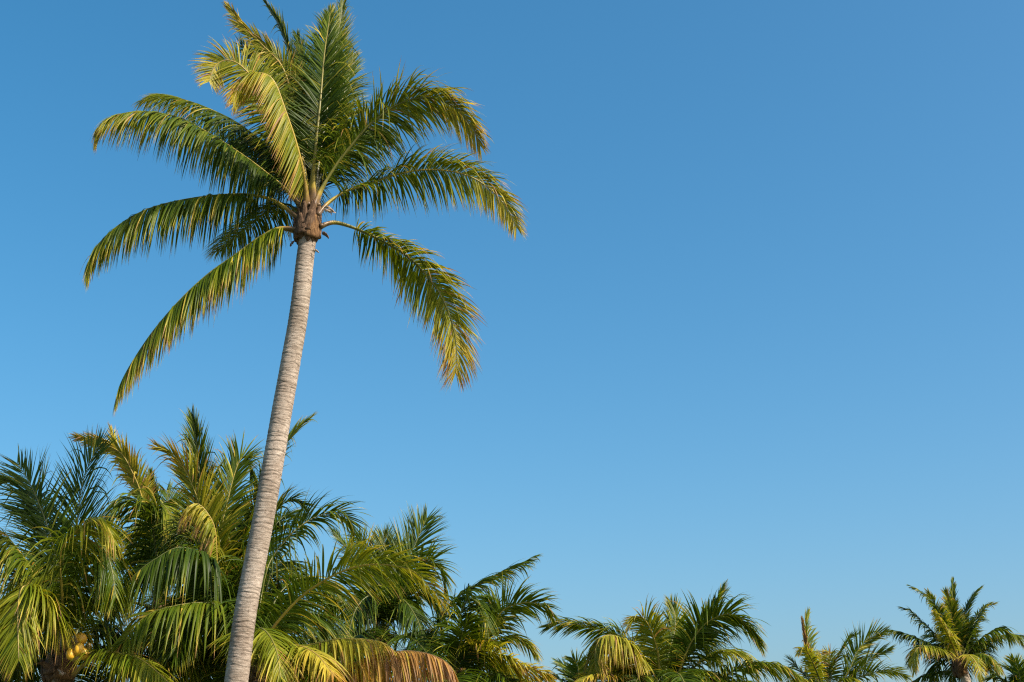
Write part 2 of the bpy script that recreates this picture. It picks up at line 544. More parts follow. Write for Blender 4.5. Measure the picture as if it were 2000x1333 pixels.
def flap(palm, P, out, length, width, seed, mat=None):
    """A ragged strip of dry fibre that has come loose, with some thickness."""
    rng = np.random.default_rng(seed)
    out = unit(out)
    side = unit(np.cross(out, [0.1, 0.9, 0.3]))
    kk = 8
    t = np.linspace(0, 1, kk)
    d = unit(out[None, :] + np.array([0, 0, -1.0])[None, :] * (t ** 1.2 * 1.3)[:, None])
    c = P + np.cumsum(d, axis=0) * length / kk
    w = width * np.interp(t, [0, 0.4, 0.8, 1], [0.6, 1.0, 0.8, 0.25]) * (1 + rng.normal(0, 0.30, kk))
    nrm = unit(np.cross(d, side))
    V, Q, T = tube(c, np.repeat(side[None, :], kk, 0), nrm, w * 0.5, np.full(kk, 0.004) + rng.uniform(0, 0.004, kk), 8)
    mesh_obj("fibre_strip", V, Q, mat or DRYFIBRE, palm.root, tris=T)

def coconut(palm, c, r, seed, mat):
    rng = np.random.default_rng(seed)
    m, sides = 12, 18
    ph = np.linspace(0, math.pi, m)
    th = np.linspace(0, 2 * math.pi, sides, endpoint=False)
    ax = unit(np.array([rng.normal(0, 0.5), rng.normal(0, 0.5), -1.0]))
    A = unit(np.cross(ax, [0, 1, 0.2]))
    B = np.cross(ax, A)
    rr = np.sin(ph)[:, None] * (1 + 0.07 * np.cos(3 * th)[None, :]) * r
    zz = -np.cos(ph) * r * 1.28 * (1 + 0.10 * np.cos(ph))
    V = (c + ax * zz[:, None, None] + (A * np.cos(th)[None, :, None] + B * np.sin(th)[None, :, None]) * rr[..., None]).reshape(-1, 3)
    i = np.arange(m - 1)[:, None] * sides
    j = np.arange(sides)[None, :]
    k = (j + 1) % sides
    Q = np.stack([i + j, i + k, i + sides + k, i + sides + j], -1).reshape(-1, 4)
    mesh_obj("coconut", V, Q, mat, palm.root)

# ------------------------------------------------------------------ ground
G = 3000.0
ground = mesh_obj("ground", [(-G, -G, 0), (G, -G, 0), (G, G, 0), (-G, G, 0)], [[0, 1, 2, 3]], ground_material(), smooth=False)
ground["kind"] = "structure"
ground["label"] = "sandy ground with patches of grass"

# ------------------------------------------------------------------ the tall palm
P0 = Palm("coconut_palm", "tall leaning coconut palm with bare ringed grey trunk standing clear against the sky", 19.0, 1, gap=0.023)
tp = [(603, 452), (597, 500), (584, 612), (568, 705), (551, 800), (535, 895), (517, 1000), (498, 1100), (479, 1200), (463, 1320), (440, 1480), (420, 1680), (412, 1900)]
rd = [0.122, 0.126, 0.132, 0.136, 0.140, 0.142, 0.144, 0.147, 0.150, 0.156, 0.165, 0.18, 0.26]
pts = [at(u, v, 19.0) for u, v in tp]
pts[-1][2] = -0.05
P0.trunk(pts, rd, res=0.009, sides=64)
hb = at(599, 474, 19.0)
heart_of(P0, hb, at(606, 400, 19.0) - hb, 0.142, 0.56, 5, n=16)
rngf = np.random.default_rng(77)
for q in range(9):
    flap(P0, at(634 + rngf.uniform(-3, 6), 408 + rngf.uniform(-8, 8), 18.88 + rngf.uniform(-0.06, 0.1)), np.array([1.0, rngf.uniform(-0.5, 0.5), rngf.uniform(-0.3, 0.6)]), rngf.uniform(0.10, 0.24), rngf.uniform(0.02, 0.045), 300 + q)
flap(P0, at(611, 492, 18.9), np.array([1.0, -0.2, 0.5]), 0.10, 0.05, 6)
flap(P0, at(627, 455, 18.85), np.array([0.8, -0.2, -0.2]), 0.16, 0.07, 7, FIBRE)
flap(P0, at(577, 470, 18.95), np.array([-0.7, 0.1, -0.4]), 0.12, 0.06, 8, FIBRE)
f = P0.f
LS = (0.65, 0.9, 1.0, 0.92, 0.66, 0.32)
# left side, from the lowest frond upwards
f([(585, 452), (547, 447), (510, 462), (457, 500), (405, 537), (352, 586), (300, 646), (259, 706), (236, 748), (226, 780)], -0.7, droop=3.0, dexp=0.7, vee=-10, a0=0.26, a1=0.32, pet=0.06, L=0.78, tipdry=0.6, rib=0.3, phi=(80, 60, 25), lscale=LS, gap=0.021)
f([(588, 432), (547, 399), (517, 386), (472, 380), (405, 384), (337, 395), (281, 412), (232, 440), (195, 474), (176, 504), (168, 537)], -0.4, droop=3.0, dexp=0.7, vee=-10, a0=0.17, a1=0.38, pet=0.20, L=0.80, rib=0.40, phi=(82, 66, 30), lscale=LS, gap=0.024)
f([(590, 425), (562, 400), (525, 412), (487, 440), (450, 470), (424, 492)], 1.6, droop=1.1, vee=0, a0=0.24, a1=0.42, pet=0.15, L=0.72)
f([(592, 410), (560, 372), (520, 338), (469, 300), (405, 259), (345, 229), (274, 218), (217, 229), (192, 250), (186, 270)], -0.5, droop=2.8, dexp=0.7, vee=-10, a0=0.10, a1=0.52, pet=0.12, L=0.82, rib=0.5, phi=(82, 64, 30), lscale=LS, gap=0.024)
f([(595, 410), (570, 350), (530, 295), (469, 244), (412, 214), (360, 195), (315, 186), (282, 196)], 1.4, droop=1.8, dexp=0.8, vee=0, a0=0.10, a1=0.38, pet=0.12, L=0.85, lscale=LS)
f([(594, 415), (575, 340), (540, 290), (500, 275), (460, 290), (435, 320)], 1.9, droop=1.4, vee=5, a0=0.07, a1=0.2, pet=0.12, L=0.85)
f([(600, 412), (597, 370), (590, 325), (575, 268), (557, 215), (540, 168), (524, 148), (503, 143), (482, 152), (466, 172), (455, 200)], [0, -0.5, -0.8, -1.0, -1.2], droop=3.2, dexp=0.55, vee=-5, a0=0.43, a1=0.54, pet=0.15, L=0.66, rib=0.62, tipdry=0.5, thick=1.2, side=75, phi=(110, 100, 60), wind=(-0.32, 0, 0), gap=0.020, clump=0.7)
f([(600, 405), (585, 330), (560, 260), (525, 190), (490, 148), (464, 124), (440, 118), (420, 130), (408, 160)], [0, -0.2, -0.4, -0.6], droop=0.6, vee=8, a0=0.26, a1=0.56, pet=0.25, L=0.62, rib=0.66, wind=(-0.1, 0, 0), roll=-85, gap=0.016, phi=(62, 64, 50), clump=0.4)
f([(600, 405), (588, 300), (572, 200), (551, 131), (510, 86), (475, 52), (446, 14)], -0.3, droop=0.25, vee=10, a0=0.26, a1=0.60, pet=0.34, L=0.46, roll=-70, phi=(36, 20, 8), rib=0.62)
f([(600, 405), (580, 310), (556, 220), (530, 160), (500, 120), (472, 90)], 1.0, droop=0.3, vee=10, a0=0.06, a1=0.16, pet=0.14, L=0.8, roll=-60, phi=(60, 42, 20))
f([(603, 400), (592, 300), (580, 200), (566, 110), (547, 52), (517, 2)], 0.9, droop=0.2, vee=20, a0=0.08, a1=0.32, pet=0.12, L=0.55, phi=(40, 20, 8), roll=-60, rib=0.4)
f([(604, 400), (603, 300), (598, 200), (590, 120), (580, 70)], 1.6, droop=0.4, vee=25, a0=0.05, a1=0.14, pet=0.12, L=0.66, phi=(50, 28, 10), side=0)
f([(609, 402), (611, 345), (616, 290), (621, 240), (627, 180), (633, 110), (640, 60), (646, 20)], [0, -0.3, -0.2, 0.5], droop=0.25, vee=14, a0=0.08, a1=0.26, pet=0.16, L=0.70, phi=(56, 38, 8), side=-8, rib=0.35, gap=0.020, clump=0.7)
f([(611, 402), (622, 320), (636, 230), (650, 140), (660, 70), (671, 6)], 1.0, droop=0.2, vee=22, a0=0.08, a1=0.24, pet=0.14, L=0.66, phi=(50, 28, 8), side=10)
f([(612, 404), (630, 320), (655, 235), (677, 165), (690, 110)], 1.4, droop=0.35, vee=15, a0=0.08, a1=0.2, pet=0.14, L=0.70, phi=(56, 36, 12), side=20)
f([(612, 404), (640, 330), (680, 275), (720, 255), (755, 270)], 1.9, droop=0.8, vee=10, a0=0.06, a1=0.16, pet=0.14, L=0.85)
f([(614, 410), (628, 370), (659, 319), (690, 280), (719, 247), (767, 210), (812, 193), (857, 195), (895, 217), (925, 255), (938, 286)], [0, -0.1, -0.25, -0.4], droop=1.1, vee=8, a0=0.20, a1=0.64, pet=0.13, L=0.80, roll=55, rib=0.22, gap=0.022, lscale=LS, phi=(66, 44, 22))
f([(618, 425), (640, 398), (674, 375), (719, 360), (775, 341), (831, 332), (887, 336), (932, 352), (970, 382), (996, 416), (1009, 446)], 0.9, droop=1.1, vee=4, a0=0.20, a1=0.60, pet=0.13, L=0.72, roll=75, rolls=(0.25, 0.7), rib=0.42, gap=0.026, phi=(75, 55, 28), lscale=LS)
f([(622, 445), (645, 436), (665, 437), (700, 449), (740, 468), (790, 497), (830, 535), (862, 580), (884, 635), (892, 690), (890, 730)], 1.0, droop=0.9, vee=0, a0=0.24, a1=0.66, pet=0.17, L=0.70, roll=85, rolls=(0.3, 0.75), rib=0.25, tipdry=0.6, gap=0.021, phi=(85, 58, 30), lscale=(0.6, 0.85, 1.0, 1.0, 0.85, 0.5))
f([(596, 415), (585, 370), (565, 330), (545, 300), (520, 285)], 1.0, droop=1.4, vee=0, a0=0.3, a1=0.5, pet=0.2, L=0.5)
P0.done()

# ------------------------------------------------------------------ the grove
GR = "coconut palms in the lower grove"
def low_trunk(p, top, D, r, lean=(0, 0), fib=True, n=8, hh=0.5):
    t = at(top[0], top[1], D)
    p.trunk([t, t + np.array([lean[0] * 0.4, lean[1] * 0.4, -t[2] * 0.45]), np.array([t[0] + lean[0], t[1] + lean[1], -0.05])], [r, r * 1.12, r * 1.6], res=0.014, sides=32)
    if fib:
        heart_of(p, t - np.array([0, 0, 0.1]), np.array([0, 0, 1.0]), r * 1.25, hh, p.seed + 3, n=n)

def fill(p, heart, n, seed, length=2.8, rise=(0.1, 0.8), drop=(1.0, 2.2), az=(0, 360), **kw):
    rng = np.random.default_rng(seed)
    for i in range(n):
        a = az[0] + (az[1] - az[0]) * (i + rng.uniform(0.1, 0.9)) / n
        p.filler(heart, a, length * rng.uniform(0.85, 1.15), rng.uniform(*rise), rng.uniform(*drop), **kw)

# --- leftmost palm with yellow coconuts
A = Palm("coconut_palm", "coconut palm at the far left with a cluster of yellow coconuts", 21.0, 2, GR, L=0.85, W=0.038)
low_trunk(A, (116, 1322), 21.0, 0.15, (-0.3, 0.2))
f = A.f
f([(128, 1295), (138, 1190), (147, 1090), (152, 1010), (160, 950), (175, 905), (195, 866)], 0.8, droop=0.18, vee=14, a0=0.12, a1=0.18, L=1.0, phi=(50, 36, 16), side=-15, pet=0.3, gap=0.06)
f([(125, 1290), (115, 1150), (103, 1064), (84, 1005), (64, 956), (47, 925), (33, 904)], 0.6, droop=0.22, vee=18, a0=0.16, a1=0.24, L=0.95, phi=(55, 42, 25), side=10, pet=0.25, gap=0.05)
f([(124, 1290), (104, 1120), (76, 1000), (45, 950), (5, 942), (-40, 975)], 1.0, droop=0.6, vee=10, a0=0.06, a1=0.15, L=0.8, pet=0.2)
f([(120, 1297), (95, 1190), (62, 1115), (36, 1075), (5, 1040), (-35, 1022), (-85, 1040)], -0.8, droop=2.0, dexp=0.8, vee=0, a0=0.26, a1=0.42, L=1.0, rib=0.5)
f([(118, 1300), (102, 1225), (78, 1168), (55, 1145), (41, 1152), (35, 1190), (35, 1235), (37, 1290)], [0, -0.9, -1.5, -1.7], droop=1.5, dexp=0.7, vee=-5, a0=0.38, a1=0.40, L=0.85, rib=0.62, pet=0.26, gap=0.018, phi=(75, 60, 30), wind=(-0.2, 0, 0))
f([(127, 1292), (121, 1160), (119, 1080), (140, 1046), (165, 1026), (190, 1014), (210, 1030), (225, 1062)], [0, -0.8, -1.2, -1.4], droop=1.8, dexp=0.8, vee=5, a0=0.26, a1=0.46, L=0.8, rib=0.5)
f([(134, 1290), (142, 1200), (154, 1130), (168, 1080), (188, 1060), (208, 1080), (220, 1120), (226, 1165)], [0, -0.4, -0.8, -1.0], droop=2.2, dexp=0.8, vee=5, a0=0.12, a1=0.28, L=1.0, pet=0.25)
f([(130, 1330), (145, 1316), (166, 1297), (205, 1274), (238, 1278), (273, 1287), (312, 1317), (345, 1350)], -1.4, droop=1.3, vee=0, a0=0.32, a1=0.46, L=0.8, rib=0.6, pet=0.22, gap=0.034)
f([(110, 1310), (70, 1285), (20, 1275), (-30, 1290), (-70, 1320)], 0.9, droop=1.6, vee=0, a0=0.1, a1=0.2, L=0.9)
f([(122, 1295), (90, 1160), (55, 1100), (15, 1082), (-30, 1110)], 1.6, droop=0.9, vee=5, a0=0.04, a1=0.08, L=0.9)
f([(132, 1290), (165, 1190), (190, 1150), (212, 1160), (225, 1205)], 1.0, droop=2.2, vee=5, a0=0.08, a1=0.2, L=0.95)
f([(134, 1292), (175, 1235), (205, 1220), (228, 1240), (240, 1285)], 0.4, droop=2.2, vee=5, a0=0.08, a1=0.2, L=0.95)
hA = at(122, 1300, 21.0)
fill(A, hA, 5, 21, az=(20, 160), a0=0.05, a1=0.15, rise=(0.3, 1.0))
rngc = np.random.default_rng(4)
for i, (u, v, dd, r) in enumerate([(160, 1248, -0.55, 0.070), (154, 1270, -0.61, 0.074), (165, 1279, -0.59, 0.072), (138, 1279, -0.61, 0.068),
                                   (147, 1254, -0.22, 0.055), (171, 1266, -0.20, 0.055), (145, 1266, -0.20, 0.058), (148, 1288, -0.28, 0.055)]):
    coconut(A, at(u, v, 21.0 + dd), r, 30 + i, NUT if i < 4 else NUTG)
flap(A, at(100, 1318, 20.8), np.array([-0.6, -0.2, 1.2]), 0.35, 0.12, 3, FIBRE)
flap(A, at(118, 1322, 20.75), np.array([0.2, -0.5, 0.4]), 0.3, 0.13, 5)
A.done()

# --- palm behind it, yellowed upper frond
B_ = Palm("coconut_palm", "palm behind the coconut-bearing one with a pale yellow bent frond on top", 25.0, 3, GR, L=0.95, W=0.042, gap=0.036)
low_trunk(B_, (312, 1215), 25.0, 0.14, (0.2, 0.3), n=5)
f = B_.f
f([(308, 1190), (298, 1080), (284, 1010), (273, 958), (256, 918), (238, 888), (210, 870), (175, 860), (148, 853)], -0.6, droop=0.45, vee=20, a0=0.52, a1=0.64, L=0.48, roll=-50, rib=0.6, phi=(42, 30, 15), pet=0.42, gap=0.028)
f([(308, 1190), (296, 1080), (280, 990), (255, 930), (230, 880), (217, 842)], 0.4, droop=0.35, vee=20, a0=0.25, a1=0.55, L=0.6, phi=(45, 30, 12), pet=0.4)
f([(308, 1190), (300, 1080), (285, 1005), (262, 979), (235, 985), (215, 1012), (205, 1050)], -0.8, droop=1.4, vee=5, a0=0.16, a1=0.3, L=0.9)
f([(310, 1190), (306, 1080), (300, 1000), (293, 925)], 0.3, droop=0.2, vee=20, a0=0.06, a1=0.12, L=0.5, phi=(35, 25, 8), side=0)
f([(310, 1190), (305, 1090), (300, 1020), (312, 985), (330, 1000), (345, 1040)], -0.9, droop=1.3, vee=5, a0=0.18, a1=0.4, L=0.85)
f([(309, 1190), (280, 1100), (250, 1050), (220, 1040), (200, 1070)], 0.5, droop=1.2, vee=5, a0=0.08, a1=0.18, L=0.95)
f([(312, 1190), (330, 1090), (335, 1010), (325, 960)], 0.8, droop=0.5, vee=15, a0=0.08, a1=0.18, L=0.8)
fill(B_, at(310, 1190, 25.0), 3, 31, az=(0, 360), a0=0.06, a1=0.18, rise=(0.3, 0.9))
B_.done()

# --- palm just left of the tall trunk
C_ = Palm("coconut_palm", "large bushy palm directly left of the tall bare trunk", 22.6, 4, GR, L=0.95, W=0.040)
low_trunk(C_, (437, 1300), 22.6, 0.15, (0.1, 0.2))
f = C_.f
f([(432, 1270), (415, 1130), (400, 1020), (393, 960), (387, 894), (380, 840), (376, 814)], 0.6, droop=0.15, vee=20, a0=0.12, a1=0.24, L=0.78, phi=(45, 32, 10), side=-10, rib=0.3)
f([(436, 1270), (430, 1150), (430, 1050), (447, 968), (461, 917), (474, 893), (486, 905), (491, 940)], 0.5, droop=0.35, vee=16, a0=0.12, a1=0.26, L=0.75, phi=(50, 38, 20), roll=-30, rib=0.35)
f([(440, 1270), (448, 1150), (464, 1080), (493, 1000), (520, 930), (548, 880), (578, 842), (602, 820)], 0.8, droop=0.3, vee=16, a0=0.12, a1=0.3, L=0.72, phi=(48, 36, 14), rib=0.3)
f([(430, 1270), (427, 1180), (424, 1100), (420, 1035), (405, 1002), (385, 984), (366, 992), (352, 1015)], [0, -0.6, -0.9, -1.1], droop=3.0, dexp=0.6, vee=-5, a0=0.30, a1=0.60, L=0.72, rib=0.6, tipdry=0.8, side=80, wind=(-0.12, 0, 0), phi=(95, 80, 40), gap=0.046, clump=1.6)
f([(428, 1270), (412, 1120), (395, 1010), (372, 940), (345, 897), (310, 875)], -0.4, droop=0.35, vee=22, a0=0.36, a1=0.62, L=0.78, roll=-35, phi=(55, 40, 14), rib=0.55, gap=0.036)
f([(444, 1270), (475, 1140), (510, 1055), (540, 1000), (566, 978), (592, 986)], 1.0, droop=0.6, vee=14, a0=0.08, a1=0.16, L=0.75, roll=30)
f([(442, 1270), (490, 1110), (535, 1030), (565, 1005), (590, 1030)], 1.6, droop=0.6, vee=14, a0=0.08, a1=0.16, L=0.75)
f([(432, 1270), (420, 1130), (392, 1082), (347, 1070), (305, 1091), (273, 1114), (249, 1140), (240, 1172)], [0, -1.4, -1.9, -2.0], droop=2.6, dexp=0.75, vee=5, a0=0.10, a1=0.18, L=1.15, W=0.05, gap=0.042, rib=0.1, phi=(85, 75, 40))
f([(445, 1285), (460, 1215), (440, 1188), (410, 1178), (368, 1179), (326, 1187), (294, 1198), (263, 1223), (242, 1255)], [0, -1.8, -2.2, -2.3], droop=2.4, dexp=0.8, vee=10, a0=0.24, a1=0.30, L=1.1, W=0.05, gap=0.042, pet=0.1, phi=(85, 75, 45))
f([(440, 1295), (420, 1268), (370, 1262), (320, 1280), (280, 1315)], -1.9, droop=2.2, dexp=0.8, vee=5, a0=0.22, a1=0.28, L=0.95, W=0.05, pet=0.1, phi=(85, 75, 45))
f([(434, 1270), (425, 1180), (400, 1110), (370, 1080), (340, 1100), (325, 1150)], -0.4, droop=1.5, vee=5, a0=0.10, a1=0.2, L=0.95)
f([(440, 1275), (455, 1180), (470, 1120), (480, 1100), (495, 1120), (505, 1170)], -0.5, droop=1.6, vee=5, a0=0.10, a1=0.3, L=0.95)
f([(434, 1270), (422, 1150), (405, 1060), (380, 1030), (350, 1045), (335, 1080)], 0.8, droop=1.1, vee=8, a0=0.06, a1=0.16, L=0.95)
f([(438, 1270), (442, 1150), (452, 1060), (470, 1010), (490, 1010)], 1.2, droop=0.7, vee=8, a0=0.06, a1=0.16, L=0.9)
fill(C_, at(437, 1285, 22.6), 6, 41, az=(-30, 330), a0=0.05, a1=0.16, rise=(0.5, 1.3), L=1.0)
C_.done()

# --- palm just right of the tall trunk
E = Palm("coconut_palm", "palm directly right of the tall trunk with a dead brown frond hanging", 20.6, 5, GR, L=0.85, W=0.037)
low_trunk(E, (505, 1335), 20.6, 0.15, (0.2, 0.2))
f = E.f
f([(498, 1310), (505, 1200), (523, 1108), (557, 1056), (595, 1022), (629, 1006), (661, 1003), (684, 1019), (692, 1046)], 1.2, droop=0.7, vee=14, a0=0.08, a1=0.26, L=0.80, roll=50, rib=0.3, gap=0.044, clump=0.5)
f([(505, 1310), (520, 1250), (543, 1214), (586, 1168), (629, 1137), (672, 1115), (715, 1104), (759, 1104), (802, 1114), (832, 1138), (866, 1177)], [0, -0.3, -0.8, -1.2], droop=0.7, vee=14, a0=0.22, a1=0.54, L=0.72, roll=58, rib=0.58, phi=(66, 48, 24), pet=0.12, gap=0.050, clump=0.4)
f([(500, 1310), (492, 1260), (505, 1228), (525, 1240), (541, 1275), (548, 1325)], [0, -0.6, -1.1, -1.3], droop=1.3, vee=0, a0=0.30, a1=0.50, L=0.75)
f([(505, 1315), (520, 1280), (545, 1263), (586, 1262), (621, 1281), (652, 1320)], -1.3, droop=1.4, vee=0, a0=0.34, a1=0.70, L=0.8, rib=0.7)
f([(508, 1315), (550, 1282), (585, 1266), (615, 1258), (658, 1249), (715, 1249), (750, 1257), (772, 1274)], -0.7, droop=2.6, dexp=0.8, vee=0, a0=0.34, a1=0.72, L=0.7, rib=0.6, tipdry=0.5)
dead = f([(510, 1325), (560, 1325), (610, 1322), (661, 1309), (715, 1286), (759, 1275), (802, 1272), (845, 1280), (876, 1298), (890, 1330)], -1.0, droop=3.2, dexp=0.6, vee=0, a0=0.64, a1=0.92, L=0.85, rib=0.86, tipdry=0.5, clump=1.4)
dead["label"] = "dead brown frond hanging low"
f([(505, 1310), (530, 1190), (565, 1140), (600, 1130), (640, 1150), (660, 1190)], 1.5, droop=1.3, vee=5, a0=0.06, a1=0.18, L=0.95)
f([(505, 1310), (535, 1230), (580, 1200), (620, 1205), (650, 1240)], 1.2, droop=1.4, vee=5, a0=0.08, a1=0.2, L=0.95)
f([(508, 1315), (545, 1290), (590, 1285), (640, 1300), (680, 1340)], 0.5, droop=1.6, vee=5, a0=0.16, a1=0.3, L=0.95)
f([(503, 1310), (515, 1180), (535, 1110), (560, 1100), (585, 1130)], 1.8, droop=1.1, vee=5, a0=0.06, a1=0.2, L=0.9)
fill(E, at(505, 1315, 20.6), 6, 51, az=(-60, 130), a0=0.14, a1=0.26, rise=(0.0, 0.5))
E.done()

# --- palm in the middle
H = Palm("coconut_palm", "palm with upright dark fan fronds behind the big yellow-green arching frond", 27.0, 6, GR, L=0.9, W=0.040, gap=0.036)
low_trunk(H, (738, 1275), 27.0, 0.15, (-0.2, 0.3), n=6)
f = H.f
f([(738, 1250), (765, 1160), (792, 1100), (808, 1070), (821, 1040), (834, 1012)], 0.5, droop=0.2, vee=12, a0=0.12, a1=0.2, L=0.95, phi=(55, 45, 22), side=-12)
f([(737, 1250), (744, 1150), (750, 1090), (750, 1045)], 0.9, droop=0.2, vee=14, a0=0.06, a1=0.14, L=0.8, phi=(45, 34, 14), side=0)
f([(736, 1250), (715, 1140), (690, 1085), (670, 1060), (652, 1036)], 0.8, droop=0.3, vee=10, a0=0.06, a1=0.16, L=0.55)
f([(736, 1250), (728, 1140), (718, 1080), (700, 1045)], 1.0, droop=0.3, vee=10, a0=0.08, a1=0.2, L=0.8, side=0)
f([(740, 1250), (790, 1150), (825, 1105), (850, 1100), (866, 1130), (868, 1175)], -0.4, droop=0.5, vee=10, a0=0.12, a1=0.3, L=0.75, roll=30)
f([(741, 1250), (790, 1180), (825, 1160), (850, 1180), (862, 1225)], 0.2, droop=0.9, vee=5, a0=0.1, a1=0.2, L=0.85)
f([(737, 1255), (733, 1190), (720, 1165), (695, 1190), (680, 1240)], -1.2, droop=1.2, vee=0, a0=0.06, a1=0.16, L=0.9)
f([(740, 1255), (760, 1185), (785, 1170), (815, 1210), (830, 1260)], -1.2, droop=1.2, vee=0, a0=0.06, a1=0.16, L=0.9)
f([(735, 1255), (700, 1190), (665, 1165), (640, 1190), (625, 1240)], 0.5, droop=1.3, vee=0, a0=0.06, a1=0.16, L=0.9)
f([(739, 1250), (762, 1150), (775, 1100), (782, 1060)], 1.2, droop=0.3, vee=10, a0=0.08, a1=0.16, L=0.85, side=10)
fill(H, at(738, 1260, 27.0), 5, 61, az=(0, 360), a0=0.06, a1=0.16, rise=(0.2, 0.8))
H.done()

# --- palm right of the dead frond
J = Palm("coconut_palm", "palm right of the dead frond with one long straight frond pointing up right", 26.0, 7, GR, L=0.85, W=0.040, gap=0.034)
low_trunk(J, (880, 1350), 26.0, 0.15, (0.2, 0.2), n=5)
f = J.f
f([(860, 1330), (848, 1265), (858, 1218), (879, 1184), (903, 1161), (932, 1143), (960, 1129), (989, 1114), (1017, 1101), (1039, 1090)], 0.4, droop=1.0, vee=15, a0=0.08, a1=0.18, L=0.72, rib=0.1, phi=(60, 42, 16))
f([(890, 1330), (930, 1275), (958, 1232), (981, 1194), (1008, 1181), (1036, 1177), (1061, 1183), (1079, 1205)], -0.3, droop=0.5, vee=14, a0=0.14, a1=0.30, L=0.72, roll=40, rib=0.35)
f([(885, 1330), (898, 1290), (917, 1277), (941, 1272), (966, 1276), (989, 1289), (1017, 1304), (1050, 1312), (1076, 1324)], -1.3, droop=0.8, vee=10, a0=0.38, a1=0.62, L=0.7, roll=40, rib=0.62, gap=0.028)
f([(880, 1330), (890, 1260), (900, 1200), (918, 1170), (940, 1185), (952, 1220)], -0.5, droop=1.1, vee=5, a0=0.08, a1=0.2, L=0.9)
f([(885, 1330), (925, 1260), (952, 1215), (965, 1190), (955, 1170)], 0.6, droop=0.9, vee=5, a0=0.1, a1=0.2, L=0.8)
f([(880, 1330), (895, 1270), (905, 1230), (918, 1210)], -0.9, droop=0.6, vee=15, a0=0.10, a1=0.2, L=0.8, side=20)
f([(887, 1330), (940, 1270), (985, 1245), (1020, 1250), (1045, 1275)], 0.4, droop=1.0, vee=5, a0=0.14, a1=0.4, L=0.7)
f([(875, 1330), (850, 1290), (825, 1270), (800, 1290)], 0.7, droop=1.3, vee=5, a0=0.08, a1=0.2, L=0.8)
f([(890, 1335), (935, 1300), (975, 1300), (1010, 1325)], 0.3, droop=1.3, vee=5, a0=0.1, a1=0.3, L=0.8)
fill(J, at(882, 1340, 26.0), 6, 71, az=(0, 360), a0=0.08, a1=0.2, rise=(0.1, 0.6))
J.done()

# --- small dark crown low between
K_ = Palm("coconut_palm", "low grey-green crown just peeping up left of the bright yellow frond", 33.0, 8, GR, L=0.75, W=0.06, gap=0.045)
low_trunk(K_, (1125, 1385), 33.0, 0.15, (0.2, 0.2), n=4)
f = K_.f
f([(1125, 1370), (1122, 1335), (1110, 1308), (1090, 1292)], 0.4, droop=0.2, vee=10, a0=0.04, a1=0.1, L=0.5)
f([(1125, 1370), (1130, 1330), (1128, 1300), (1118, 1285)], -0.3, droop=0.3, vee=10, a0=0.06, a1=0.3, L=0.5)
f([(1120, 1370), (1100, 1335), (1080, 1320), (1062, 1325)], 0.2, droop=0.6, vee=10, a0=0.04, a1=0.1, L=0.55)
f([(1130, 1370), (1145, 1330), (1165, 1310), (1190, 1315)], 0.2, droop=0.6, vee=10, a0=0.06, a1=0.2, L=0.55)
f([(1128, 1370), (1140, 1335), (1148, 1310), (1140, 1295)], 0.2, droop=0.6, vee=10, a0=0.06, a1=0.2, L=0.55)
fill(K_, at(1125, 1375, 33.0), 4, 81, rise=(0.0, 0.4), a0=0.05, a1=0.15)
K_.done()

# --- palm with the bright yellow bent frond
M_ = Palm("coconut_palm", "palm with a bright yellow-green bent frond on its left side", 28.5, 9, GR, L=0.8, W=0.040, gap=0.032)
low_trunk(M_, (1295, 1372), 28.5, 0.15, (0.2, 0.2), n=5)
f = M_.f
bent = f([(1280, 1360), (1258, 1328), (1237, 1283), (1223, 1257), (1206, 1244), (1187, 1241), (1172, 1247), (1164, 1265), (1162, 1288), (1164, 1312)], [0, -0.8, -1.2, -1.4], droop=2.0, dexp=0.7, vee=-5, a0=0.44, a1=0.50, L=0.85, rib=0.64, gap=0.016, pet=0.15, phi=(80, 70, 40))
bent["label"] = "bright yellow-green frond bent over at the top"
f([(1280, 1355), (1250, 1285), (1215, 1246), (1180, 1232), (1148, 1225), (1118, 1219), (1088, 1219), (1066, 1226)], 0.4, droop=0.75, vee=10, a0=0.16, a1=0.30, L=0.65, roll=-25, wind=(-0.5, 0, 0), rib=0.45)
f([(1290, 1355), (1286, 1285), (1277, 1246), (1265, 1219), (1252, 1205), (1238, 1210), (1228, 1226)], -0.5, droop=0.7, vee=10, a0=0.36, a1=0.5, L=0.6, roll=-30, rib=0.55)
f([(1293, 1355), (1305, 1280), (1318, 1232), (1318, 1200), (1310, 1176)], 0.6, droop=0.3, vee=14, a0=0.16, a1=0.34, L=0.6, phi=(50, 38, 14), side=0)
f([(1310, 1355), (1323, 1325), (1334, 1290), (1350, 1255), (1373, 1223), (1399, 1206), (1422, 1200), (1444, 1208), (1466, 1230), (1484, 1258)], [0, -0.3, -0.6, -0.9], droop=0.7, vee=12, a0=0.12, a1=0.34, L=0.85, roll=40, rib=0.35, gap=0.026)
f([(1305, 1355), (1340, 1270), (1375, 1215), (1398, 1178), (1413, 1146)], 0.7, droop=0.25, vee=14, a0=0.16, a1=0.30, L=0.62, phi=(52, 40, 14))
f([(1310, 1355), (1365, 1295), (1405, 1273), (1445, 1275), (1472, 1302)], 0.5, droop=1.2, vee=5, a0=0.24, a1=0.5, L=0.75)
f([(1285, 1365), (1240, 1345), (1195, 1325), (1157, 1318), (1130, 1335)], -1.6, droop=0.9, vee=10, a0=0.45, a1=0.55, L=0.6, rib=0.6)
f([(1330, 1370), (1385, 1340), (1417, 1320), (1447, 1303), (1477, 1297), (1510, 1301), (1545, 1313), (1582, 1336)], -1.2, droop=1.1, vee=8, a0=0.20, a1=0.36, L=0.65, roll=20, rib=0.4)
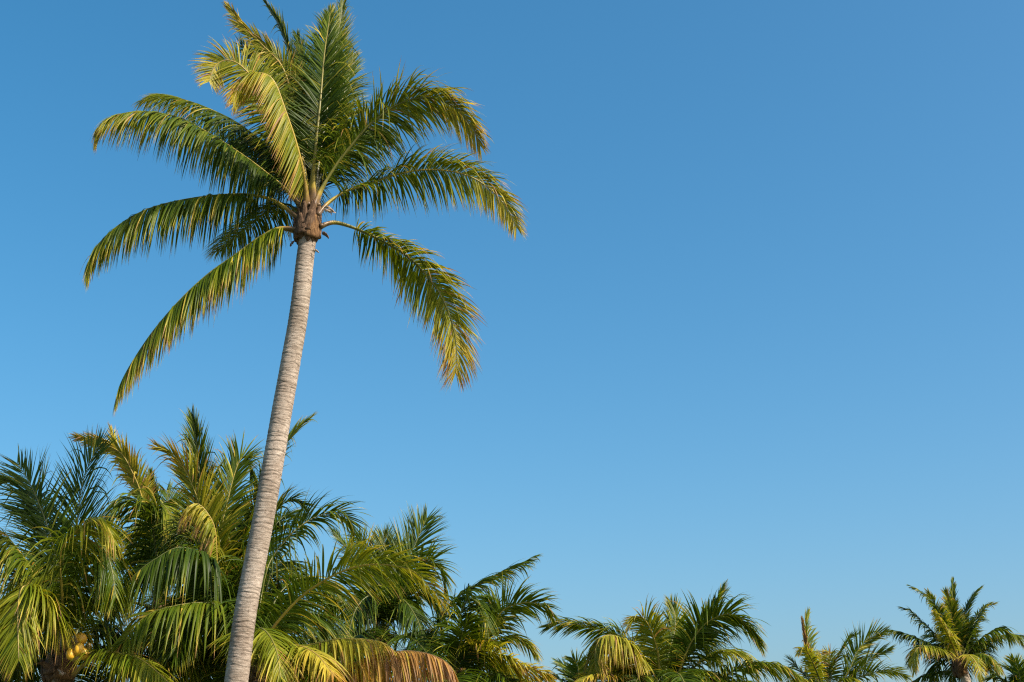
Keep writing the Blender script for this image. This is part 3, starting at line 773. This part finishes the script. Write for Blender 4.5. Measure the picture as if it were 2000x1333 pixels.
f([(1300, 1355), (1310, 1285), (1340, 1245), (1375, 1250), (1400, 1290)], 0.9, droop=1.0, vee=5, a0=0.05, a1=0.15, L=0.85)
f([(1290, 1355), (1270, 1290), (1245, 1265), (1215, 1280), (1200, 1320)], 0.9, droop=1.0, vee=5, a0=0.1, a1=0.2, L=0.8)
f([(1300, 1360), (1330, 1320), (1370, 1310), (1410, 1325), (1430, 1360)], -0.7, droop=1.2, vee=5, a0=0.22, a1=0.45, L=0.75)
f([(1298, 1355), (1300, 1290), (1295, 1240), (1280, 1215)], 0.9, droop=0.5, vee=10, a0=0.06, a1=0.18, L=0.8, side=0)
fill(M_, at(1295, 1362, 28.5), 7, 91, rise=(0.2, 0.8), a0=0.1, a1=0.22)
M_.done()

# --- palm with windblown fronds
N_ = Palm("coconut_palm", "palm with sparse windswept fronds and one tall upright spike", 40.0, 10, GR, L=0.8, W=0.050, gap=0.05)
low_trunk(N_, (1620, 1362), 40.0, 0.16, (0.2, 0.2), n=5)
f = N_.f
f([(1605, 1350), (1588, 1315), (1579, 1285), (1577, 1250), (1575, 1220), (1577, 1197)], 0.3, droop=0.15, vee=14, a0=0.20, a1=0.32, L=0.55, phi=(48, 36, 14), side=50, wind=(0.5, 0, 0.6), clump=1.6)
f([(1605, 1350), (1590, 1310), (1578, 1270), (1570, 1235), (1566, 1208)], -0.3, droop=0.2, vee=20, a0=0.85, a1=0.95, L=0.28, phi=(25, 18, 8), rib=0.9)
f([(1610, 1350), (1592, 1305), (1578, 1275), (1566, 1265), (1558, 1280)], -0.9, droop=0.6, vee=5, a0=0.35, a1=0.6, L=0.42)
f([(1615, 1350), (1620, 1310), (1632, 1290), (1642, 1274), (1655, 1252), (1672, 1240)], 0.5, droop=0.3, vee=10, a0=0.14, a1=0.2, L=0.6, roll=30, phi=(50, 36, 14))
f([(1620, 1350), (1648, 1325), (1662, 1302), (1670, 1281), (1684, 1259), (1704, 1242), (1728, 1234)], -0.2, droop=0.2, vee=14, a0=0.16, a1=0.26, L=0.75, roll=50, phi=(55, 42, 20), rib=0.3)
f([(1622, 1352), (1650, 1330), (1676, 1311), (1704, 1285), (1740, 1268)], 0.4, droop=0.25, vee=14, a0=0.16, a1=0.24, L=0.7, roll=40, phi=(50, 36, 14))
f([(1622, 1356), (1665, 1330), (1700, 1315), (1740, 1310), (1772, 1322)], -0.3, droop=0.5, vee=14, a0=0.2, a1=0.36, L=0.65, roll=30)
f([(1605, 1355), (1580, 1325), (1558, 1305), (1543, 1288)], 0.6, droop=0.35, vee=14, a0=0.06, a1=0.14, L=0.6)
f([(1612, 1352), (1600, 1315), (1605, 1285), (1618, 1275)], 0.7, droop=0.6, vee=10, a0=0.3, a1=0.65, L=0.6)
f([(1616, 1352), (1625, 1310), (1622, 1282), (1612, 1272)], 0.2, droop=0.6, vee=10, a0=0.3, a1=0.6, L=0.5)
f([(1618, 1355), (1640, 1330), (1665, 1325), (1690, 1340)], -0.6, droop=1.0, vee=5, a0=0.3, a1=0.5, L=0.65)
f([(1608, 1355), (1585, 1335), (1560, 1328), (1540, 1340)], -0.5, droop=1.0, vee=5, a0=0.2, a1=0.4, L=0.65)
f([(1625, 1358), (1680, 1345), (1720, 1335), (1755, 1345)], 0.5, droop=0.8, vee=5, a0=0.2, a1=0.4, L=0.65)
fill(N_, at(1620, 1358, 40.0), 7, 101, rise=(0.1, 0.7), a0=0.12, a1=0.3)
N_.done()

# --- distant palm at the right with its whole crown in view
R_ = Palm("coconut_palm", "distant palm near the right edge with its whole round crown against the sky", 52.0, 11, GR, L=0.85, W=0.060, gap=0.05, thick=1.3)
t = at(1874, 1297, 52.0)
R_.trunk([t, t + np.array([0.25, 0, -1.2]), np.array([t[0] + 0.9, t[1], -0.05])], [0.17, 0.17, 0.30], res=0.02, sides=32)
heart_of(R_, t - np.array([0, 0, 0.45]), np.array([-0.05, 0, 1.0]), 0.20, 0.75, 12, n=9)
f = R_.f
f([(1872, 1292), (1866, 1230), (1861, 1180), (1861, 1134)], 0.3, droop=0.15, vee=20, a0=0.1, a1=0.2, L=0.55, phi=(38, 26, 8), side=0)
f([(1871, 1292), (1862, 1230), (1855, 1185), (1846, 1155)], -0.5, droop=0.3, vee=14, a0=0.18, a1=0.36, L=0.6, side=0, phi=(48, 36, 14))
f([(1868, 1292), (1850, 1240), (1836, 1208), (1822, 1182), (1804, 1160), (1779, 1145)], 0.6, droop=0.9, vee=10, a0=0.06, a1=0.16, L=0.6)
f([(1869, 1292), (1848, 1235), (1832, 1192), (1812, 1156)], -0.4, droop=0.5, vee=12, a0=0.2, a1=0.42, L=0.55)
f([(1867, 1292), (1840, 1252), (1820, 1232), (1797, 1211), (1780, 1195), (1763, 1187)], 0.9, droop=0.9, vee=10, a0=0.06, a1=0.14, L=0.65)
f([(1867, 1292), (1848, 1274), (1822, 1261), (1797, 1249), (1764, 1237), (1738, 1231), (1720, 1238)], 0.3, droop=1.4, vee=5, a0=0.02, a1=0.10, L=0.62)
f([(1868, 1292), (1840, 1271), (1816, 1262), (1796, 1264), (1786, 1278), (1786, 1312)], [0, -0.9, -1.6, -1.8], droop=1.4, vee=0, a0=0.40, a1=0.55, L=0.75, rib=0.55)
f([(1872, 1290), (1857, 1252), (1840, 1219), (1825, 1192)], [0, -1.2, -2.2], droop=1.6, vee=0, a0=0.40, a1=0.52, L=0.5, rib=0.5)
f([(1874, 1290), (1880, 1230), (1890, 1188), (1904, 1160), (1916, 1147)], 0.6, droop=0.4, vee=12, a0=0.12, a1=0.2, L=0.5, phi=(50, 34, 12))
f([(1876, 1290), (1895, 1245), (1912, 1212), (1924, 1188), (1942, 1179)], -0.3, droop=0.8, vee=12, a0=0.14, a1=0.34, L=0.62)
f([(1876, 1290), (1892, 1245), (1908, 1205), (1922, 1184)], 1.0, droop=0.7, vee=12, a0=0.06, a1=0.14, L=0.6)
f([(1878, 1290), (1905, 1258), (1928, 1239), (1951, 1227), (1970, 1235), (1988, 1245), (2000, 1262)], -0.4, droop=1.4, vee=5, a0=0.12, a1=0.38, L=0.8, rib=0.2)
f([(1878, 1292), (1910, 1262), (1945, 1245), (1980, 1240), (2010, 1245)], 1.2, droop=1.3, vee=5, a0=0.06, a1=0.16, L=0.75)
f([(1874, 1294), (1888, 1279), (1902, 1288), (1912, 1308), (1917, 1333)], [0, -1.0, -1.6, -1.7], droop=1.1, vee=0, a0=0.42, a1=0.52, L=0.6, rib=0.55)
f([(1878, 1294), (1905, 1278), (1930, 1282), (1946, 1298), (1955, 1312)], [0, -0.8, -1.2], droop=1.2, vee=0, a0=0.22, a1=0.45, L=0.7)
f([(1868, 1300), (1845, 1312), (1815, 1316), (1785, 1330)], 1.2, droop=1.3, vee=5, a0=0.02, a1=0.10, L=0.65)
f([(1873, 1290), (1876, 1245), (1872, 1198)], 1.0, droop=0.3, vee=12, a0=0.05, a1=0.14, L=0.75, side=0)
f([(1873, 1290), (1884, 1248), (1893, 1215)], 0.2, droop=0.4, vee=12, a0=0.12, a1=0.22, L=0.75, side=0)
f([(1871, 1290), (1862, 1250), (1848, 1215)], 1.2, droop=0.5, vee=12, a0=0.04, a1=0.12, L=0.75, side=0)
f([(1869, 1292), (1850, 1262), (1830, 1245), (1812, 1240)], 1.8, droop=1.0, vee=5, a0=0.02, a1=0.08, L=0.8)
f([(1877, 1292), (1895, 1265), (1915, 1255), (1935, 1262)], 1.6, droop=1.0, vee=5, a0=0.05, a1=0.15, L=0.8)
fill(R_, at(1873, 1294, 52.0), 5, 111, az=(20, 160), length=2.2, rise=(0.5, 1.2), drop=(0.8, 1.6), a0=0.04, a1=0.12)
R_.done()

# --- dark crown cut off by the right edge
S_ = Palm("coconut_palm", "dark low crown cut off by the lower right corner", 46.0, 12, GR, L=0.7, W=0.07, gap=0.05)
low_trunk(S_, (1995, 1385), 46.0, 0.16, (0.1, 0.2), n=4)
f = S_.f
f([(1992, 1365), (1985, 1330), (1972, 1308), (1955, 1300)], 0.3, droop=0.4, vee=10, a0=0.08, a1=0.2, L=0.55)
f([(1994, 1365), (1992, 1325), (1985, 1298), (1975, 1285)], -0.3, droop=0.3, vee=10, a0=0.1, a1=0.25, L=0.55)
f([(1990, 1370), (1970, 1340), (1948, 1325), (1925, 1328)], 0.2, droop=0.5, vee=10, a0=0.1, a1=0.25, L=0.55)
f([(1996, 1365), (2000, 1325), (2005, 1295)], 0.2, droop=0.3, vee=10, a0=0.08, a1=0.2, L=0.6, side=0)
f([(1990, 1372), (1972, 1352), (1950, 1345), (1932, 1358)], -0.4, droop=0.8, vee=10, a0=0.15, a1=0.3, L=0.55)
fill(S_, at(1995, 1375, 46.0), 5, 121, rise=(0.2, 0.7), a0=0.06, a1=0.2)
S_.done()
